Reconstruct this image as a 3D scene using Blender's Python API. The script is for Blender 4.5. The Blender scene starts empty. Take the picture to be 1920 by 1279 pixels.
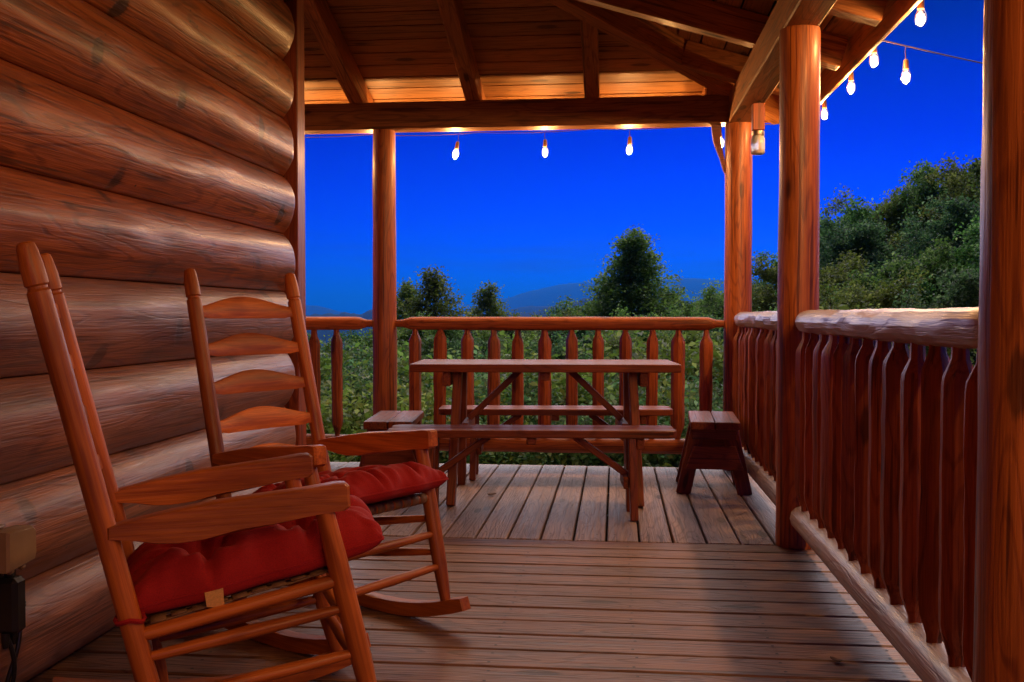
import bpy, bmesh, math, random
import numpy as np
from mathutils import Vector, Matrix, noise as mnoise

R = math.radians
random.seed(7)
rng = np.random.default_rng(11)
scene = bpy.context.scene
col = scene.collection

# ------------------------------------------------------------------ camera
CAM_H = 0.94
cam_d = bpy.data.cameras.new("camera")
cam_d.sensor_width = 36.0
cam_d.lens = 35.05
cam_d.clip_start = 0.05
cam_d.clip_end = 60000
cam = bpy.data.objects.new("camera", cam_d)
col.objects.link(cam)
cam.location = (0, 0, CAM_H)
cam.rotation_euler = (R(90 - 1.517), 0, R(5.926))
scene.camera = cam

# ------------------------------------------------------------------ sky and sun
SUN_AZ, SUN_EL = R(12), R(32)          # azimuth from +Y towards +X
sun_dir = Vector((math.sin(SUN_AZ) * math.cos(SUN_EL), math.cos(SUN_AZ) * math.cos(SUN_EL), math.sin(SUN_EL)))
world = bpy.data.worlds.new("World")
scene.world = world
world.use_nodes = True
wn, wl = world.node_tree.nodes, world.node_tree.links
wn.clear()
w_out = wn.new("ShaderNodeOutputWorld")
w_bg = wn.new("ShaderNodeBackground")
w_bg.inputs["Strength"].default_value = 0.10
w_sky = wn.new("ShaderNodeTexSky")
w_sky.sky_type = 'NISHITA'
w_sky.sun_disc = False
w_sky.sun_elevation = SUN_EL
w_sky.sun_rotation = SUN_AZ
w_sky.dust_density = 0.4
w_sky.ozone_density = 3.0
w_gam = wn.new("ShaderNodeGamma")
w_gam.inputs[1].default_value = 1.25
w_tint = wn.new("ShaderNodeMixRGB")
w_tint.blend_type = 'MULTIPLY'
w_tint.inputs[0].default_value = 1.0
w_tint.inputs[2].default_value = (0.0005, 0.020, 0.36, 1)
# faint streaks of thin cloud low over the horizon
w_tc = wn.new("ShaderNodeTexCoord")
w_map = wn.new("ShaderNodeMapping")
w_map.inputs["Scale"].default_value = (3.0, 3.0, 42.0)
w_noi = wn.new("ShaderNodeTexNoise")
w_noi.inputs["Scale"].default_value = 1.6
w_noi.inputs["Detail"].default_value = 5
w_ramp = wn.new("ShaderNodeMapRange")
w_ramp.inputs["From Min"].default_value = 0.48
w_ramp.inputs["From Max"].default_value = 0.72
w_sep = wn.new("ShaderNodeSeparateXYZ")
w_low = wn.new("ShaderNodeMapRange")
w_low.inputs["From Min"].default_value = 0.10
w_low.inputs["From Max"].default_value = 0.02
w_mul = wn.new("ShaderNodeMath"); w_mul.operation = 'MULTIPLY'
w_mul2 = wn.new("ShaderNodeMath"); w_mul2.operation = 'MULTIPLY'; w_mul2.inputs[1].default_value = 0.7
w_cl = wn.new("ShaderNodeMixRGB"); w_cl.inputs[2].default_value = (0.10, 0.22, 2.2, 1)
wl.new(w_sky.outputs[0], w_gam.inputs[0])
wl.new(w_gam.outputs[0], w_tint.inputs[1])
wl.new(w_tc.outputs["Generated"], w_map.inputs[0])
wl.new(w_map.outputs[0], w_noi.inputs["Vector"])
wl.new(w_noi.outputs["Fac"], w_ramp.inputs["Value"])
wl.new(w_tc.outputs["Generated"], w_sep.inputs[0])
wl.new(w_sep.outputs["Z"], w_low.inputs["Value"])
wl.new(w_ramp.outputs[0], w_mul.inputs[0])
wl.new(w_low.outputs[0], w_mul.inputs[1])
wl.new(w_mul.outputs[0], w_mul2.inputs[0])
wl.new(w_mul2.outputs[0], w_cl.inputs[0])
# dusk: the dome darkens towards the zenith
w_el = wn.new("ShaderNodeValToRGB")
e_ = w_el.color_ramp.elements
e_[0].position = 0.0; e_[0].color = (.8, 1.7, 1.25, 1)
e_[1].position = 1.0; e_[1].color = (.05, .02, .15, 1)
for p_, c_ in ((.09, (.35, .66, .95)), (.17, (.10, .13, .62)), (.29, (.03, .004, .15)), (.5, (.03, .004, .16))):
    q_ = e_.new(p_); q_.color = (*c_, 1)
wl.new(w_sep.outputs["Z"], w_el.inputs[0])
w_dk = wn.new("ShaderNodeMixRGB"); w_dk.blend_type = 'MULTIPLY'; w_dk.inputs[0].default_value = 1.0
wl.new(w_tint.outputs[0], w_dk.inputs[1]); wl.new(w_el.outputs[0], w_dk.inputs[2])
wl.new(w_dk.outputs[0], w_cl.inputs[1])
wl.new(w_cl.outputs[0], w_bg.inputs["Color"])
wl.new(w_bg.outputs[0], w_out.inputs["Surface"])

sun_d = bpy.data.lights.new("sun", 'SUN')
sun_d.energy = 1.5
sun_d.angle = R(80)
sun_d.color = (1.0, 0.93, 0.88)
sun = bpy.data.objects.new("sun", sun_d)
col.objects.link(sun)
sun.rotation_euler = sun_dir.to_track_quat('Z', 'Y').to_euler()
sun.location = (0, 0, 30)

scene.view_settings.view_transform = 'Standard'
scene.view_settings.look = 'None'
scene.view_settings.gamma = 1.0
scene.view_settings.exposure = 0.97
scene.view_settings.use_curve_mapping = False
scene.cycles.use_denoising = True
scene.cycles.denoising_prefilter = 'ACCURATE'
scene.cycles.adaptive_threshold = 0.015
scene.cycles.max_bounces = 6
scene.cycles.diffuse_bounces = 3
scene.cycles.glossy_bounces = 3
scene.cycles.transparent_max_bounces = 12
scene.cycles.volume_bounces = 1
scene.cycles.sample_clamp_indirect = 4.0
scene.cycles.caustics_reflective = False
scene.cycles.caustics_refractive = False

# ------------------------------------------------------------------ materials
MAT = {}

def new_mat(name):
    m = bpy.data.materials.new(name)
    m.use_nodes = True
    n, l = m.node_tree.nodes, m.node_tree.links
    b = n["Principled BSDF"]
    MAT[name] = m
    return m, n, l, b

def math_node(n, l, op, a, b=None, clamp=False):
    x = n.new("ShaderNodeMath"); x.operation = op; x.use_clamp = clamp
    for i, v in enumerate((a, b)):
        if v is None: continue
        if isinstance(v, (int, float)): x.inputs[i].default_value = v
        else: l.new(v, x.inputs[i])
    return x.outputs[0]

def mix_col(n, l, fac, c1, c2, mode='MIX'):
    x = n.new("ShaderNodeMixRGB"); x.blend_type = mode
    for i, v in enumerate((fac, c1, c2)):
        if isinstance(v, (int, float)): x.inputs[i].default_value = v
        elif isinstance(v, tuple): x.inputs[i].default_value = (*v, 1) if len(v) == 3 else v
        else: l.new(v, x.inputs[i])
    return x.outputs[0]

def map_range(n, l, v, a, b, c=0.0, d=1.0):
    x = n.new("ShaderNodeMapRange")
    x.inputs["From Min"].default_value = a; x.inputs["From Max"].default_value = b
    x.inputs["To Min"].default_value = c; x.inputs["To Max"].default_value = d
    l.new(v, x.inputs["Value"])
    return x.outputs[0]

def noise_tex(n, l, vec, scale, detail=4.0, rough=0.55, dist=0.0):
    x = n.new("ShaderNodeTexNoise")
    x.inputs["Scale"].default_value = scale
    x.inputs["Detail"].default_value = detail
    x.inputs["Roughness"].default_value = rough
    x.inputs["Distortion"].default_value = dist
    l.new(vec, x.inputs["Vector"])
    return x.outputs["Fac"]

def mapping(n, l, vec, scale, loc=(0, 0, 0)):
    x = n.new("ShaderNodeMapping")
    x.inputs["Scale"].default_value = scale
    x.inputs["Location"].default_value = loc
    l.new(vec, x.inputs[0])
    return x.outputs[0]

def wood(name, light, dark, rough=0.45, coat=0.0, coat_rough=0.25, figure=1.0, knots=0.5,
         weather=0.0, wcol=(0.42, 0.36, 0.34), vary=0.25, bump=0.25, stain=0.35, spec=0.5, kmap=(2.6, 9, 9), specks=0.0, checks=0.7):
    """Stained timber; the grain runs along the object's own X axis."""
    m, n, l, b = new_mat(name)
    tc = n.new("ShaderNodeTexCoord"); oi = n.new("ShaderNodeObjectInfo")
    off = n.new("ShaderNodeVectorMath"); off.operation = 'SCALE'
    comb = n.new("ShaderNodeCombineXYZ")
    for i, k in enumerate((17.3, 5.1, 9.7)):
        l.new(math_node(n, l, 'MULTIPLY', oi.outputs["Random"], k * 7.0), comb.inputs[i])
    add = n.new("ShaderNodeVectorMath"); add.operation = 'ADD'
    l.new(tc.outputs["Object"], add.inputs[0]); l.new(comb.outputs[0], add.inputs[1])
    v = add.outputs[0]
    # growth-ring figure: contour lines of a stretched noise
    n1 = noise_tex(n, l, mapping(n, l, v, (0.9, 7, 7)), 1.0, 2.0, 0.5, 0.25)
    ringv = math_node(n, l, 'SINE', math_node(n, l, 'MULTIPLY', n1, 95.0 * figure))
    ring = math_node(n, l, 'SUBTRACT', 1.0, map_range(n, l, ringv, 0.45, 0.98))
    fib = noise_tex(n, l, mapping(n, l, v, (3.2, 130, 130)), 1.0, 2.0, 0.75)
    fibm = map_range(n, l, fib, 0.38, 0.62)
    big = noise_tex(n, l, mapping(n, l, v, (1.6, 5, 5)), 1.0, 4.0, 0.6)
    g = math_node(n, l, 'ADD', math_node(n, l, 'MULTIPLY', ring, 0.42), math_node(n, l, 'MULTIPLY', fibm, 0.58))
    c = mix_col(n, l, g, dark, light)
    # blotchy uptake of the stain
    blot = map_range(n, l, big, 0.40, 0.70)
    c = mix_col(n, l, math_node(n, l, 'MULTIPLY', blot, stain), c, tuple(x * 0.35 for x in dark))
    # knots
    vo = n.new("ShaderNodeTexVoronoi"); vo.feature = 'F1'
    vo.inputs["Scale"].default_value = 1.0
    l.new(mapping(n, l, v, kmap), vo.inputs["Vector"])
    wob = math_node(n, l, 'ADD', vo.outputs["Distance"], math_node(n, l, 'MULTIPLY', math_node(n, l, 'SUBTRACT', fib, 0.5), 0.10))
    gate = n.new("ShaderNodeSeparateColor"); l.new(vo.outputs["Color"], gate.inputs[0])
    on = math_node(n, l, 'LESS_THAN', gate.outputs[0], knots)
    kn = math_node(n, l, 'MULTIPLY', map_range(n, l, wob, 0.19, 0.14), on)
    halo = math_node(n, l, 'MULTIPLY', map_range(n, l, wob, 0.36, 0.14), on)
    c = mix_col(n, l, math_node(n, l, 'MULTIPLY', halo, 0.35), c, tuple(x * 0.6 for x in dark))
    c = mix_col(n, l, math_node(n, l, 'MULTIPLY', kn, 0.88), c, tuple(x * 0.16 for x in dark))
    # dark season checks running with the grain
    ck = noise_tex(n, l, mapping(n, l, v, (1.3, 55, 55), (5, 2, 7)), 1.0, 2.0, 0.5)
    ckm = map_range(n, l, ck, 0.605, 0.645)
    c = mix_col(n, l, math_node(n, l, 'MULTIPLY', ckm, checks), c, tuple(x * 0.30 for x in dark))
    st = noise_tex(n, l, mapping(n, l, v, (2.2, 30, 30), (1, 8, 3)), 1.0, 4.0, 0.6)
    c = mix_col(n, l, map_range(n, l, st, 0.45, 0.72, 0, 0.25), c, tuple(min(1, x * 1.25) for x in light))
    if specks > 0:
        v2 = n.new("ShaderNodeTexVoronoi"); v2.inputs["Scale"].default_value = 24.0
        l.new(mapping(n, l, v, (1, 1.3, 1.3)), v2.inputs["Vector"])
        g2 = n.new("ShaderNodeSeparateColor"); l.new(v2.outputs["Color"], g2.inputs[0])
        clus = map_range(n, l, noise_tex(n, l, mapping(n, l, v, (2, 5, 5)), 1.0, 2.0), 0.5, 0.6)
        sp = math_node(n, l, 'MULTIPLY', map_range(n, l, v2.outputs["Distance"], 0.15, 0.09), math_node(n, l, 'LESS_THAN', g2.outputs[1], specks))
        c = mix_col(n, l, math_node(n, l, 'MULTIPLY', math_node(n, l, 'MULTIPLY', sp, clus), 0.9), c, tuple(x * 0.10 for x in dark))
    if weather > 0:
        wn_ = noise_tex(n, l, mapping(n, l, v, (2.5, 12, 12), (3, 1, 2)), 1.0, 5.0, 0.6)
        c = mix_col(n, l, map_range(n, l, wn_, 0.35, 0.7, 0.25 * weather, weather), c, wcol)
    # each piece a little lighter or darker
    vv = map_range(n, l, oi.outputs["Random"], 0, 1, 1 - vary, 1 + vary)
    c = mix_col(n, l, 1.0, c, vv, 'MULTIPLY') if False else c
    hsv = n.new("ShaderNodeHueSaturation"); l.new(c, hsv.inputs["Color"]); l.new(vv, hsv.inputs["Value"])
    l.new(hsv.outputs[0], b.inputs["Base Color"])
    rr = map_range(n, l, fib, 0.3, 0.7, rough - 0.08, rough + 0.14)
    l.new(rr, b.inputs["Roughness"])
    b.inputs["Specular IOR Level"].default_value = spec
    if coat > 0:
        b.inputs["Coat Weight"].default_value = coat
        b.inputs["Coat Roughness"].default_value = coat_rough
    bp = n.new("ShaderNodeBump"); bp.inputs["Strength"].default_value = bump
    bp.inputs["Distance"].default_value = 0.004
    hgt = math_node(n, l, 'SUBTRACT', math_node(n, l, 'ADD', math_node(n, l, 'MULTIPLY', fibm, 0.6), math_node(n, l, 'MULTIPLY', ring, 0.4)),
                    math_node(n, l, 'MULTIPLY', kn, 0.8))
    l.new(hgt, bp.inputs["Height"])
    l.new(bp.outputs[0], b.inputs["Normal"])
    return m

wood("wall_wood", (0.44, 0.120, 0.028), (0.115, 0.022, 0.006), rough=0.46, coat=0.28, coat_rough=0.26, spec=0.32, knots=0.9, figure=0.75, bump=0.3, vary=0.16, stain=0.6, kmap=(5.0, 3.4, 3.4), specks=0.35)
wood("worn_sky_grey_wall_wood", (0.40, 0.135, 0.055), (0.12, 0.030, 0.013), rough=0.46, coat=0.22, coat_rough=0.32, spec=0.4, knots=0.9, figure=0.75, bump=0.35, vary=0.12, stain=0.6, kmap=(5.0, 3.4, 3.4), specks=0.7, weather=0.5, wcol=(0.33, 0.20, 0.165))  # lower logs: weathering plus the sky's pale sheen put into the colour
wood("trim_wood", (0.38, 0.075, 0.018), (0.16, 0.029, 0.008), rough=0.45, coat=0.25, knots=0.3)
wood("post_wood", (0.56, 0.155, 0.026), (0.20, 0.040, 0.008), rough=0.45, coat=0.25, knots=0.5, vary=0.1)
wood("rail_wood", (0.50, 0.130, 0.034), (0.20, 0.044, 0.012), rough=0.48, coat=0.08, spec=0.3, knots=0.45, vary=0.22)
wood("hewn_wood", (0.50, 0.33, 0.28), (0.26, 0.13, 0.10), rough=0.42, coat=0.35, knots=0.35, weather=0.55, wcol=(0.68, 0.61, 0.60), bump=0.5)
wood("beam_wood", (0.50, 0.190, 0.052), (0.21, 0.070, 0.020), rough=0.5, coat=0.1, knots=0.5, vary=0.15)
wood("ceiling_wood", (0.46, 0.215, 0.065), (0.24, 0.105, 0.030), rough=0.5, coat=0.1, knots=0.6, vary=0.2)
wood("chair_wood", (0.66, 0.180, 0.028), (0.34, 0.068, 0.010), checks=0.15, rough=0.42, coat=0.12, coat_rough=0.3, spec=0.35, knots=0.15, figure=0.5, bump=0.12, vary=0.15, stain=0.85)
wood("table_wood", (0.29, 0.066, 0.021), (0.12, 0.025, 0.008), rough=0.5, coat=0.08, spec=0.35, knots=0.3, vary=0.15)
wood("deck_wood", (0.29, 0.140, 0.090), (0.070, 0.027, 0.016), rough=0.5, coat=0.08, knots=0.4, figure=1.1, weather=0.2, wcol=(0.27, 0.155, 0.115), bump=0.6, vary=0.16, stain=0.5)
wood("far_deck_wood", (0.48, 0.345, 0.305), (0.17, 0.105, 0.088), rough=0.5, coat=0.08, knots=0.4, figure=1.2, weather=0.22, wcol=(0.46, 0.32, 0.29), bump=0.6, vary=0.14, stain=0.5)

def plain(name, colr, rough=0.5, metal=0.0, noise=0.15, nscale=60, bump=0.0, coat=0.0, sheen=0.0):
    m, n, l, b = new_mat(name)
    tc = n.new("ShaderNodeTexCoord")
    f = noise_tex(n, l, tc.outputs["Object"], nscale, 4)
    c = mix_col(n, l, map_range(n, l, f, 0.3, 0.7), tuple(x * (1 - noise) for x in colr), tuple(min(1, x * (1 + noise)) for x in colr))
    l.new(c, b.inputs["Base Color"])
    b.inputs["Roughness"].default_value = rough
    b.inputs["Metallic"].default_value = metal
    b.inputs["Coat Weight"].default_value = coat
    if sheen: b.inputs["Sheen Weight"].default_value = sheen
    if bump:
        bp = n.new("ShaderNodeBump"); bp.inputs["Strength"].default_value = bump; bp.inputs["Distance"].default_value = 0.002
        l.new(f, bp.inputs["Height"]); l.new(bp.outputs[0], b.inputs["Normal"])
    return m

plain("red_fabric", (0.34, 0.0055, 0.008), rough=0.9, noise=0.25, nscale=420, bump=0.35)
plain("tag_fabric", (0.75, 0.42, 0.13), rough=0.8, nscale=200)
plain("wicker", (0.20, 0.10, 0.045), rough=0.6, nscale=150, bump=0.3)
plain("black_plastic", (0.012, 0.011, 0.012), rough=0.35, nscale=80)
plain("dial_white", (0.45, 0.45, 0.45), rough=0.5)
plain("cream_plastic", (0.30, 0.19, 0.10), rough=0.4, nscale=20, noise=0.1)
plain("wire", (0.05, 0.035, 0.03), rough=0.5)
plain("socket", (0.16, 0.075, 0.03), rough=0.4, noise=0.3)
plain("lid_metal", (0.45, 0.38, 0.30), rough=0.35, metal=0.9)
plain("nail_steel", (0.05, 0.035, 0.03), rough=0.5, metal=0.5)
plain("dry_leaf", (0.10, 0.040, 0.022), rough=0.8, nscale=40, noise=0.5)
plain("dark_void", (0.02, 0.012, 0.008), rough=0.9)
plain("shingle", (0.05, 0.05, 0.05), rough=0.9)
plain("bark", (0.075, 0.055, 0.042), rough=0.9, nscale=12, noise=0.5, bump=0.6)

def glass_mat(name, tint, gloss):
    m = bpy.data.materials.new(name); m.use_nodes = True
    n, l = m.node_tree.nodes, m.node_tree.links
    n.clear()
    o = n.new("ShaderNodeOutputMaterial"); mx = n.new("ShaderNodeMixShader")
    t = n.new("ShaderNodeBsdfTransparent"); t.inputs[0].default_value = (*tint, 1)
    g = n.new("ShaderNodeBsdfGlossy"); g.inputs["Roughness"].default_value = 0.05
    fr = n.new("ShaderNodeLayerWeight"); fr.inputs["Blend"].default_value = gloss
    l.new(fr.outputs["Facing"], mx.inputs[0]); l.new(t.outputs[0], mx.inputs[1]); l.new(g.outputs[0], mx.inputs[2])
    l.new(mx.outputs[0], o.inputs["Surface"])
    MAT[name] = m
glass_mat("bulb_glass", (1.0, 0.97, 0.9), 0.35)

def jar_mat():
    m, n, l, b = new_mat("jar_glass")
    tc = n.new("ShaderNodeTexCoord")
    f = noise_tex(n, l, mapping(n, l, tc.outputs["Object"], (40, 40, 22)), 1.0, 3)
    b.inputs["Base Color"].default_value = (0.92, 0.94, 0.97, 1)
    b.inputs["Roughness"].default_value = 0.12
    b.inputs["Transmission Weight"].default_value = 0.55
    b.inputs["IOR"].default_value = 1.4
    bp = n.new("ShaderNodeBump"); bp.inputs["Strength"].default_value = 0.6; bp.inputs["Distance"].default_value = 0.004
    l.new(f, bp.inputs["Height"]); l.new(bp.outputs[0], b.inputs["Normal"])
jar_mat()

def emit(name, colr, s):
    m = bpy.data.materials.new(name); m.use_nodes = True
    n, l = m.node_tree.nodes, m.node_tree.links
    n.clear()
    o = n.new("ShaderNodeOutputMaterial"); e = n.new("ShaderNodeEmission")
    tc = n.new("ShaderNodeTexCoord")
    e.inputs[0].default_value = (*colr, 1); e.inputs[1].default_value = s
    l.new(e.outputs[0], o.inputs["Surface"])
    MAT[name] = m
    m.cycles.emission_sampling = 'NONE'
emit("filament", (1.0, 0.68, 0.30), 2.4)

def leaf_mat(name, c1, c2, c3):
    m, n, l, b = new_mat(name)
    ge = n.new("ShaderNodeNewGeometry"); oi = n.new("ShaderNodeObjectInfo")
    r = n.new("ShaderNodeValToRGB"); e = r.color_ramp.elements
    e[0].position = 0; e[0].color = (*c1, 1); e[1].position = 0.6; e[1].color = (*c2, 1)
    x = e.new(1.0); x.color = (*c3, 1)
    l.new(ge.outputs["Random Per Island"], r.inputs[0])
    hs = n.new("ShaderNodeHueSaturation")
    l.new(map_range(n, l, oi.outputs["Random"], 0, 1, 0.475, 0.525), hs.inputs["Hue"])
    l.new(map_range(n, l, oi.outputs["Random"], 0, 1, 0.75, 1.3), hs.inputs["Value"])
    l.new(r.outputs[0], hs.inputs["Color"])
    l.new(hs.outputs[0], b.inputs["Base Color"])
    b.inputs["Roughness"].default_value = 0.42
    b.inputs["Specular IOR Level"].default_value = 0.6
    h2 = n.new("ShaderNodeHueSaturation"); h2.inputs["Value"].default_value = 1.7; h2.inputs["Hue"].default_value = 0.485
    l.new(hs.outputs[0], h2.inputs["Color"])
    tr = n.new("ShaderNodeBsdfTranslucent"); l.new(h2.outputs[0], tr.inputs[0])
    mx = n.new("ShaderNodeMixShader"); mx.inputs[0].default_value = 0.55
    l.new(b.outputs[0], mx.inputs[1]); l.new(tr.outputs[0], mx.inputs[2])
    l.new(mx.outputs[0], n["Material Output"].inputs["Surface"])
leaf_mat("leaves_a", (0.040, 0.110, 0.022), (0.100, 0.240, 0.045), (0.25, 0.40, 0.13))
leaf_mat("leaves_b", (0.035, 0.095, 0.035), (0.075, 0.185, 0.060), (0.20, 0.33, 0.14))
leaf_mat("leaves_c", (0.080, 0.170, 0.024), (0.150, 0.270, 0.045), (0.30, 0.40, 0.12))

def terrain_mat():
    m, n, l, b = new_mat("forest_floor")
    tc = n.new("ShaderNodeTexCoord")
    f1 = noise_tex(n, l, tc.outputs["Object"], 0.02, 8, 0.7)
    f2 = noise_tex(n, l, tc.outputs["Object"], 0.9, 6, 0.7)
    c = mix_col(n, l, map_range(n, l, f1, 0.35, 0.65), (0.012, 0.036, 0.016), (0.030, 0.068, 0.028))
    c = mix_col(n, l, map_range(n, l, f2, 0.3, 0.7, 0, 0.7), c, (0.012, 0.026, 0.012))
    l.new(c, b.inputs["Base Color"]); b.inputs["Roughness"].default_value = 0.95
    b.inputs["Specular IOR Level"].default_value = 0.1
terrain_mat()

# ------------------------------------------------------------------ mesh helpers
def mesh_from(name, verts, faces, smooth=None):
    me = bpy.data.meshes.new(name)
    me.from_pydata([tuple(v) for v in verts], [], faces)
    if smooth is not None:
        for p in me.polygons: p.use_smooth = True
        me.set_sharp_from_angle(angle=R(smooth))
    me.update()
    return me

def obj(name, me, mat, parent=None, mw=None, kind=None):
    o = bpy.data.objects.new(name, me)
    col.objects.link(o)
    if mat and me is not None and not me.materials: me.materials.append(MAT[mat])
    if parent is not None: o.parent = parent
    if mw is not None: o.matrix_local = mw
    if kind: o["kind"] = kind
    return o

def thing(name, label, cat, loc=(0, 0, 0), rz=0.0, group=None):
    o = bpy.data.objects.new(name, None)
    o.empty_display_size = 0.1
    col.objects.link(o)
    o.location = loc; o.rotation_euler = (0, 0, rz)
    o["label"] = label; o["category"] = cat
    if group: o["group"] = group
    return o

def tag(o, label, cat, group=None):
    o["label"] = label; o["category"] = cat
    if group: o["group"] = group
    return o

def frame(p0, p1, up=(0, 0, 1)):
    """Matrix with origin p0, X towards p1 and Z as near to `up` as can be."""
    p0, p1 = Vector(p0), Vector(p1)
    x = (p1 - p0).normalized(); u = Vector(up)
    if abs(x.dot(u)) > 0.995: u = Vector((0, 1, 0))
    y = u.cross(x).normalized(); z = x.cross(y)
    m = Matrix((x, y, z)).transposed().to_4x4()
    m.translation = p0
    return m

def chamfer_box(L, Wd, T, c=0.004, name="plank", x0=0.0):
    """Box along X from x0 to x0+L, centred in Y and Z, every edge bevelled."""
    vs, idx = [], {}
    for sx in (0, 1):
        for sy in (-1, 1):
            for sz in (-1, 1):
                X = x0 + (L if sx else 0); dx = -c if sx else c
                Y = sy * Wd / 2; Z = sz * T / 2
                for k, p in enumerate(((X, Y - sy * c, Z - sz * c), (X + dx, Y, Z - sz * c), (X + dx, Y - sy * c, Z))):
                    idx[sx, sy, sz, k] = len(vs); vs.append(p)
    f = []
    i = idx
    for s in (0, 1): f.append([i[s, -1, -1, 0], i[s, 1, -1, 0], i[s, 1, 1, 0], i[s, -1, 1, 0]])
    for s in (-1, 1): f.append([i[0, s, -1, 1], i[1, s, -1, 1], i[1, s, 1, 1], i[0, s, 1, 1]])
    for s in (-1, 1): f.append([i[0, -1, s, 2], i[1, -1, s, 2], i[1, 1, s, 2], i[0, 1, s, 2]])
    for sy in (-1, 1):
        for sz in (-1, 1):
            f.append([i[0, sy, sz, 1], i[1, sy, sz, 1], i[1, sy, sz, 2], i[0, sy, sz, 2]])
    for sx in (0, 1):
        for sz in (-1, 1):
            f.append([i[sx, -1, sz, 0], i[sx, 1, sz, 0], i[sx, 1, sz, 2], i[sx, -1, sz, 2]])
        for sy in (-1, 1):
            f.append([i[sx, sy, -1, 0], i[sx, sy, 1, 0], i[sx, sy, 1, 1], i[sx, sy, -1, 1]])
            for sz in (-1, 1):
                f.append([i[sx, sy, sz, 0], i[sx, sy, sz, 1], i[sx, sy, sz, 2]])
    me = mesh_from(name, vs, f)
    bm = bmesh.new(); bm.from_mesh(me); bmesh.ops.recalc_face_normals(bm, faces=bm.faces); bm.to_mesh(me); bm.free()
    return me

def bar(name, p0, p1, Wd, T, mat, parent, up=(0, 0, 1), c=0.004):
    L = (Vector(p1) - Vector(p0)).length
    return obj(name, chamfer_box(L, Wd, T, c, name), mat, parent, frame(p0, p1, up))

def lathe_x(prof, sides=12, wob=None, name="turned", smooth=40, caps=True):
    """Solid of revolution about X; prof = [(x, r)], wob(x, ang) scales r."""
    vs, fs = [], []
    for (x, r) in prof:
        for k in range(sides):
            a = 2 * math.pi * k / sides
            q = r * (wob(x, a) if wob else 1.0)
            vs.append((x, q * math.cos(a), q * math.sin(a)))
    for i in range(len(prof) - 1):
        for k in range(sides):
            k2 = (k + 1) % sides
            fs.append([i * sides + k, (i + 1) * sides + k, (i + 1) * sides + k2, i * sides + k2][::-1])
    if caps:
        fs.append([k for k in range(sides)][::-1])
        b = (len(prof) - 1) * sides
        fs.append([b + k for k in range(sides)])
    me = mesh_from(name, vs, fs, smooth)
    bm = bmesh.new(); bm.from_mesh(me); bmesh.ops.recalc_face_normals(bm, faces=bm.faces); bm.to_mesh(me); bm.free()
    return me

def prism(poly, depth, name="board", c=0.003, smooth=35):
    """Outline in the XZ plane, extruded along Y (centred), front and back edges bevelled."""
    n = len(poly)
    cen = (sum(p[0] for p in poly) / n, sum(p[1] for p in poly) / n)
    def inset(p):
        dx, dz = p[0] - cen[0], p[1] - cen[1]; d = math.hypot(dx, dz) or 1
        return (p[0] - dx / d * c, p[1] - dz / d * c)
    ins = [inset(p) for p in poly]
    h = depth / 2
    rings = [[(x, -h, z) for x, z in ins], [(x, -h + c, z) for x, z in poly], [(x, h - c, z) for x, z in poly], [(x, h, z) for x, z in ins]]
    vs = [v for r in rings for v in r]
    fs = []
    for r in range(3):
        for k in range(n):
            k2 = (k + 1) % n
            fs.append([r * n + k, r * n + k2, (r + 1) * n + k2, (r + 1) * n + k])
    fs.append(list(range(n))[::-1]); fs.append([3 * n + k for k in range(n)])
    me = mesh_from(name, vs, fs, smooth)
    bm = bmesh.new(); bm.from_mesh(me); bmesh.ops.recalc_face_normals(bm, faces=bm.faces); bm.to_mesh(me); bm.free()
    return me

def tube(pts, r, sides=6, name="cord"):
    pts = [Vector(p) for p in pts]
    vs, fs = [], []
    prev = Vector((0.3, 0.2, 0.9))
    for i, p in enumerate(pts):
        d = (pts[min(i + 1, len(pts) - 1)] - pts[max(i - 1, 0)]).normalized()
        u = prev - d * prev.dot(d)
        if u.length < 1e-3: u = Vector((1, 0, 0)) - d * d.x
        u.normalize(); prev = u; w = d.cross(u)
        rr = r[i] if isinstance(r, (list, tuple)) else r
        for k in range(sides):
            a = 2 * math.pi * k / sides
            vs.append(p + u * (rr * math.cos(a)) + w * (rr * math.sin(a)))
    for i in range(len(pts) - 1):
        for k in range(sides):
            k2 = (k + 1) % sides
            fs.append([i * sides + k, i * sides + k2, (i + 1) * sides + k2, (i + 1) * sides + k])
    fs.append(list(range(sides))[::-1]); fs.append([(len(pts) - 1) * sides + k for k in range(sides)])
    return mesh_from(name, vs, fs, 60)

def sn(x, y=0.0, z=0.0):
    return mnoise.noise(Vector((x, y, z)))

# ------------------------------------------------------------------ terrain
def ang(px, py):  # bearing (from +Y to +X) and rise of a sight line, used to set the ridges' heights
    return math.atan((px - 1154) / 1869.0), (590 - py) / 1869.0
RIDGES = [  # distance, width (in log distance), crest line
    (1900, 0.22, [(200, 590), (560, 590), (610, 586), (660, 591), (695, 584), (760, 596), (870, 600), (950, 592), (1020, 578), (1095, 562), (1180, 556), (1262, 564), (1300, 570), (1400, 556), (1600, 540), (2200, 520)], 7.0),
    (3300, 0.16, [(200, 592), (560, 590), (640, 596), (760, 600), (880, 593), (950, 580), (1000, 572), (1060, 577), (1150, 570), (1300, 567), (1500, 560), (2200, 545)], 5.0),
    (6500, 0.20, [(200, 560), (500, 570), (590, 574), (650, 590), (700, 598), (780, 597), (870, 580), (940, 562), (1000, 544), (1060, 533), (1100, 530), (1180, 528), (1240, 526), (1285, 523), (1335, 527), (1450, 532), (1700, 525), (2200, 545)], 6.0)]
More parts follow.
